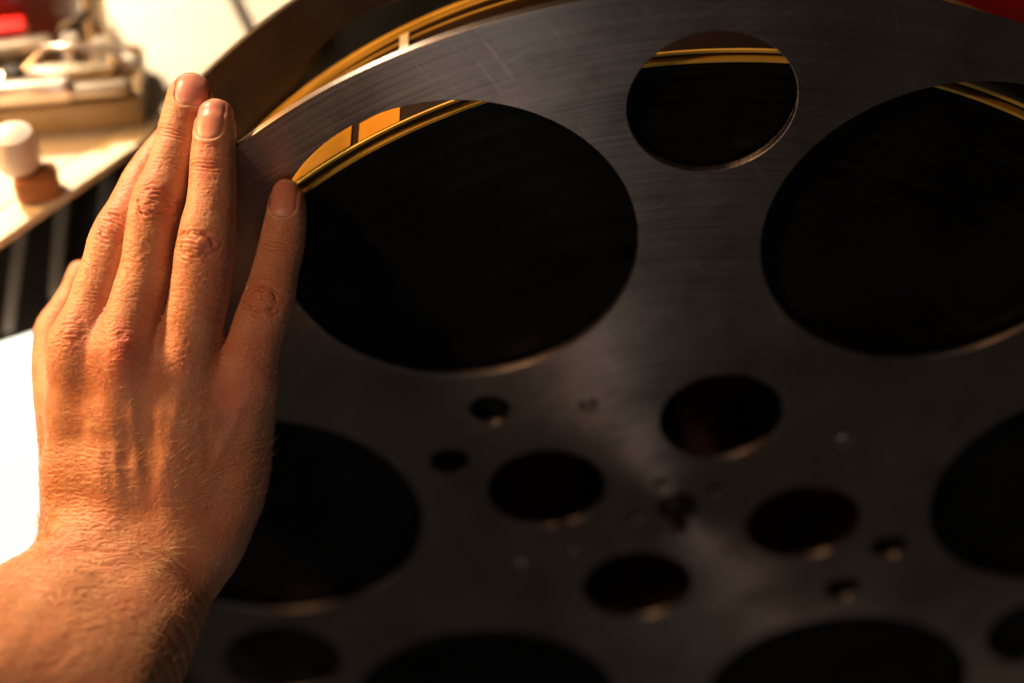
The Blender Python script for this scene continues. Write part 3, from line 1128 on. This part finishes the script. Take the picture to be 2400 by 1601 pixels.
LAB = owner(P0)
DISP, ND, NA = np.zeros(NV), np.full(NV, 9.), np.zeros(NV)
TOP = np.nonzero(N0[:, 2] > -.1)[0]                          # only the back of the hand carries folds
DISP[TOP], ND[TOP], NA[TOP] = sculpt(P0[TOP].astype(np.float32), N0[TOP].astype(np.float32), LAB[TOP])
P1 = P0 + N0 * DISP[:, None]
hand_me.vertices.foreach_set('co', P1.astype(np.float32).ravel())
hand_me.update()


def colour_attr(me, rgb):
    at = me.color_attributes.new('tone', 'FLOAT_COLOR', 'POINT')
    at.data.foreach_set('color', np.c_[rgb, np.ones(len(rgb))].astype(np.float32).ravel())


def skin_tone(P):
    x, y = P[:, 0], P[:, 1]
    red = np.zeros(len(P))
    for bx, by, rx, ry, a in FEATURES['red']:
        red += a * np.exp(-((x - bx) / rx) ** 2 - ((y - by) / ry) ** 2)
    red = np.clip(red + .45 * noise(x * .09, y * .09, 201) + .3 * noise(x * .35, y * .35, 202), -.4, 1.1)
    red += .9 * step(.3, .48, noise(x * .55, y * .55, 203)) * .35
    base = np.array((.56, .272, .150))
    rosy = np.array((.53, .160, .095))
    pale = np.array((.59, .340, .185))
    c = base + (rosy - base) * np.clip(red, 0, 1)[:, None] + (pale - base) * np.clip(-red * 1.6, 0, 1)[:, None]
    spots = step(.42, .55, noise(x * .42 + 9, y * .42, 204)) * .22
    lat = np.exp(-((ND - .05) / .28) ** 2) * step(.15, .35, NA) * step(1.0, .85, NA)
    lat = lat * (.35 + .9 * step(-.2, .3, noise(x * .3, y * .3, 205)))
    cut = np.exp(-((ND - .45) / .38) ** 2) * step(.30, .12, NA)
    furrow = np.clip(-DISP * .9, 0, .35)                    # redder, darker skin in the folds
    c = c * (1 - spots[:, None] * np.array((.5, .8, 1.0)))
    c = c * (1 - furrow[:, None] * np.array((.2, .55, .65)))
    c = c * (1 - np.clip(.6 * lat, 0, .7)[:, None])                        # grime in the nail grooves
    c = c + (np.array((.80, .60, .42)) - c) * (.7 * cut * (.3 + .7 * step(-.25, .2, noise(x * .5, y * .5, 206))))[:, None]   # dry cuticle
    return c


colour_attr(hand_me, skin_tone(P0))


def skin_material():
    m = material('skin', (.6, .33, .2), .42, Subsurface_Weight=.55, Subsurface_Scale=.0035)
    p = m.node_tree.nodes['Principled BSDF']
    p.inputs['Subsurface Radius'].default_value = (1, .32, .14)
    p.inputs['Specular IOR Level'].default_value = .42
    at = node(m, 'ShaderNodeAttribute', attribute_name='tone')
    link(m, at, 'Color', p, 'Base Color')
    tc = node(m, 'ShaderNodeTexCoord')
    cells = node(m, 'ShaderNodeTexVoronoi', feature='DISTANCE_TO_EDGE')
    cells.inputs['Scale'].default_value = 1.15
    mp = node(m, 'ShaderNodeMapping')
    mp.inputs['Scale'].default_value = (.75, 1.15, 1)
    link(m, tc, 'Object', mp, 'Vector')
    link(m, mp, 'Vector', cells, 'Vector')
    grain = node(m, 'ShaderNodeTexNoise')
    grain.inputs['Scale'].default_value = 2.4
    grain.inputs['Detail'].default_value = 4
    link(m, tc, 'Object', grain, 'Vector')
    lim = node(m, 'ShaderNodeMath', operation='MINIMUM')
    lim.inputs[1].default_value = .14
    link(m, cells, 'Distance', lim, 0)
    sm = node(m, 'ShaderNodeMath', operation='MULTIPLY_ADD')
    sm.inputs[1].default_value = .25
    link(m, grain, 'Fac', sm, 0)
    link(m, lim, 0, sm, 2)
    b = node(m, 'ShaderNodeBump')
    b.inputs['Strength'].default_value = .5
    b.inputs['Distance'].default_value = .0004
    link(m, sm, 0, b, 'Height')
    link(m, b, 'Normal', p, 'Normal')
    mr = node(m, 'ShaderNodeMapRange')
    mr.inputs['To Min'].default_value = .36
    mr.inputs['To Max'].default_value = .58
    link(m, grain, 'Fac', mr, 'Value')
    link(m, mr, 'Result', p, 'Roughness')
    return m


S = .001
A = HAND_AXES
HAND_M = Matrix([[A[i][0] * S, A[i][1] * S, A[i][2] * S, HAND_ORIGIN[i]] for i in range(3)] + [[0, 0, 0, 1]])
hand = obj('person', hand_me, skin_material())
tag(hand, 'bare right hand and hairy forearm braking the reel with its fingers', 'person')
hand.matrix_world = HAND_M

# finger nails, cut from the smooth finger surface
M_NAIL = material('nail', (.72, .36, .27), .42, Subsurface_Weight=.4, Subsurface_Scale=.002, Coat_Weight=.05, Coat_Roughness=.3)
link(M_NAIL, node(M_NAIL, 'ShaderNodeAttribute', attribute_name='tone'), 'Color', M_NAIL.node_tree.nodes['Principled BSDF'], 'Base Color')
LV = np.empty(len(hand_me.loops), np.int32)
hand_me.loops.foreach_get('vertex_index', LV)
FACES = LV.reshape(-1, 4)
for name, (b, t, w) in FEATURES['nails'].items():
    cx, cy = (b[0] + t[0]) / 2, (b[1] + t[1]) / 2
    near = (np.abs(P0[:, 0] - cx) < w + 3) & (np.abs(P0[:, 1] - cy) < 12) & (N0[:, 2] > -.05) & (LAB == FNAMES.index(name) + 1)
    sel = near & (ND < .75) & (NA < 1.02) & (NA > -.2)
    fs = FACES[sel[FACES].all(1)]
    ids = np.unique(fs)
    back_map = np.full(NV, -1)
    back_map[ids] = np.arange(len(ids))
    d = ND[ids]
    hgt = .04 - .50 * step(-1.9, .5, d) * step(1.04, .84, NA[ids]) - .12 * step(.9, 1.0, NA[ids])
    hgt += .03 * noise(P0[ids, 0] * 1.6, P0[ids, 1] * .08, 301)
    nm = mesh_from(P0[ids] + N0[ids] * hgt[:, None], back_map[fs], 'finger_nail')
    a = NA[ids]
    bed, lun, tip = np.array((.62, .245, .180)), np.array((.66, .33, .25)), np.array((.74, .50, .36))
    q = (1 - step(.08, .3, a))[:, None]
    c = bed + (lun - bed) * q
    c = c + (tip - c) * (step(.93, .97, a) * .7)[:, None]
    colour_attr(nm, c)
    obj('finger_nail', nm, M_NAIL, hand)

# short golden hairs on the back of the hand and arm
def grow_hair():
    rg = np.random.RandomState(8)
    x, y = P0[:, 0], P0[:, 1]
    w = np.zeros(NV)
    palm_ = LAB == 0
    patch = .35 + 1.3 * step(-.15, .35, noise(x * .06, y * .06, 401))
    w += palm_ * step(88, 70, y) * (.55 + 1.5 * step(20, -10, y)) * patch
    w += palm_ * 1.1 * np.exp(-((x - 27) / 14) ** 2 - ((y - 28) / 22) ** 2)
    for name, (c, t, hw, st) in FEATURES['folds'].items():
        c, t = np.array(c), np.array(t)
        ax = (t - c) / np.linalg.norm(t - c)
        sc, ext, am = (-11.0, 5.5, 1.1) if name.endswith('pip') else (-9.0, 3.0, .55)
        q = c + ax * sc
        w += am * (LAB == FNAMES.index(name.split('_')[0]) + 1) * np.exp(-((x - q[0]) ** 2 + (y - q[1]) ** 2) / ext ** 2)
    w *= 1 - .85 * step(8, 30, x) * step(22, 4, y)
    w *= 1 - .9 * step(.15, .5, N0[:, 0]) * step(25, 8, y)
    w *= step(-.15, .25, N0[:, 2]) * (ND > 3) * (y > -78)
    roots = rg.choice(NV, 4600, replace=False, p=w / w.sum())
    vs, fs = [], []
    for i in roots:
        p, n = P1[i], N0[i]
        d = np.array((.82, .42, 0.)) + rg.normal(0, .28, 3)
        if y[i] < 6:
            d = np.array((.75, .05, 0.)) + rg.normal(0, .28, 3)
        d -= n * (d @ n)
        d /= np.linalg.norm(d)
        lift = rg.uniform(.2, .65)
        d = d + n * lift
        d /= np.linalg.norm(d)
        L = rg.uniform(2.6, 5.6) * (1.25 if y[i] < 60 else .75)
        r = rg.uniform(.06, .105)
        side = np.cross(d, n)
        curl = rg.normal(0, .12) * side - n * rg.uniform(.05, .25)
        a = np.cross(d, (.3, .5, .8))
        a /= np.linalg.norm(a)
        b = np.cross(d, a)
        base = len(vs)
        for k in range(5):
            t = k / 4
            q = p - n * .15 + d * L * t + curl * L * t * t
            rr = r * (1 - .75 * t)
            for m in range(3):
                an = 2.0944 * m
                vs.append(q + (a * math.cos(an) + b * math.sin(an)) * rr)
        for k in range(4):
            for m in range(3):
                o = base + k * 3
                fs.append((o + m, o + (m + 1) % 3, o + 3 + (m + 1) % 3, o + 3 + m))
    me = mesh_from(np.array(vs), np.array(fs), 'body_hair')
    m = material('golden_hair', (.50, .28, .10), .32)
    tc = node(m, 'ShaderNodeTexCoord')
    nz = node(m, 'ShaderNodeTexNoise')
    nz.inputs['Scale'].default_value = .35
    link(m, tc, 'Object', nz, 'Vector')
    cr = node(m, 'ShaderNodeValToRGB')
    cr.color_ramp.elements[0].color = (.40, .20, .06, 1)
    cr.color_ramp.elements[1].color = (.95, .70, .34, 1)
    link(m, nz, 'Fac', cr, 'Fac')
    link(m, cr, 'Color', m.node_tree.nodes['Principled BSDF'], 'Base Color')
    o = obj('body_hair', me, m, hand)
    o['kind'] = 'stuff'


grow_hair()
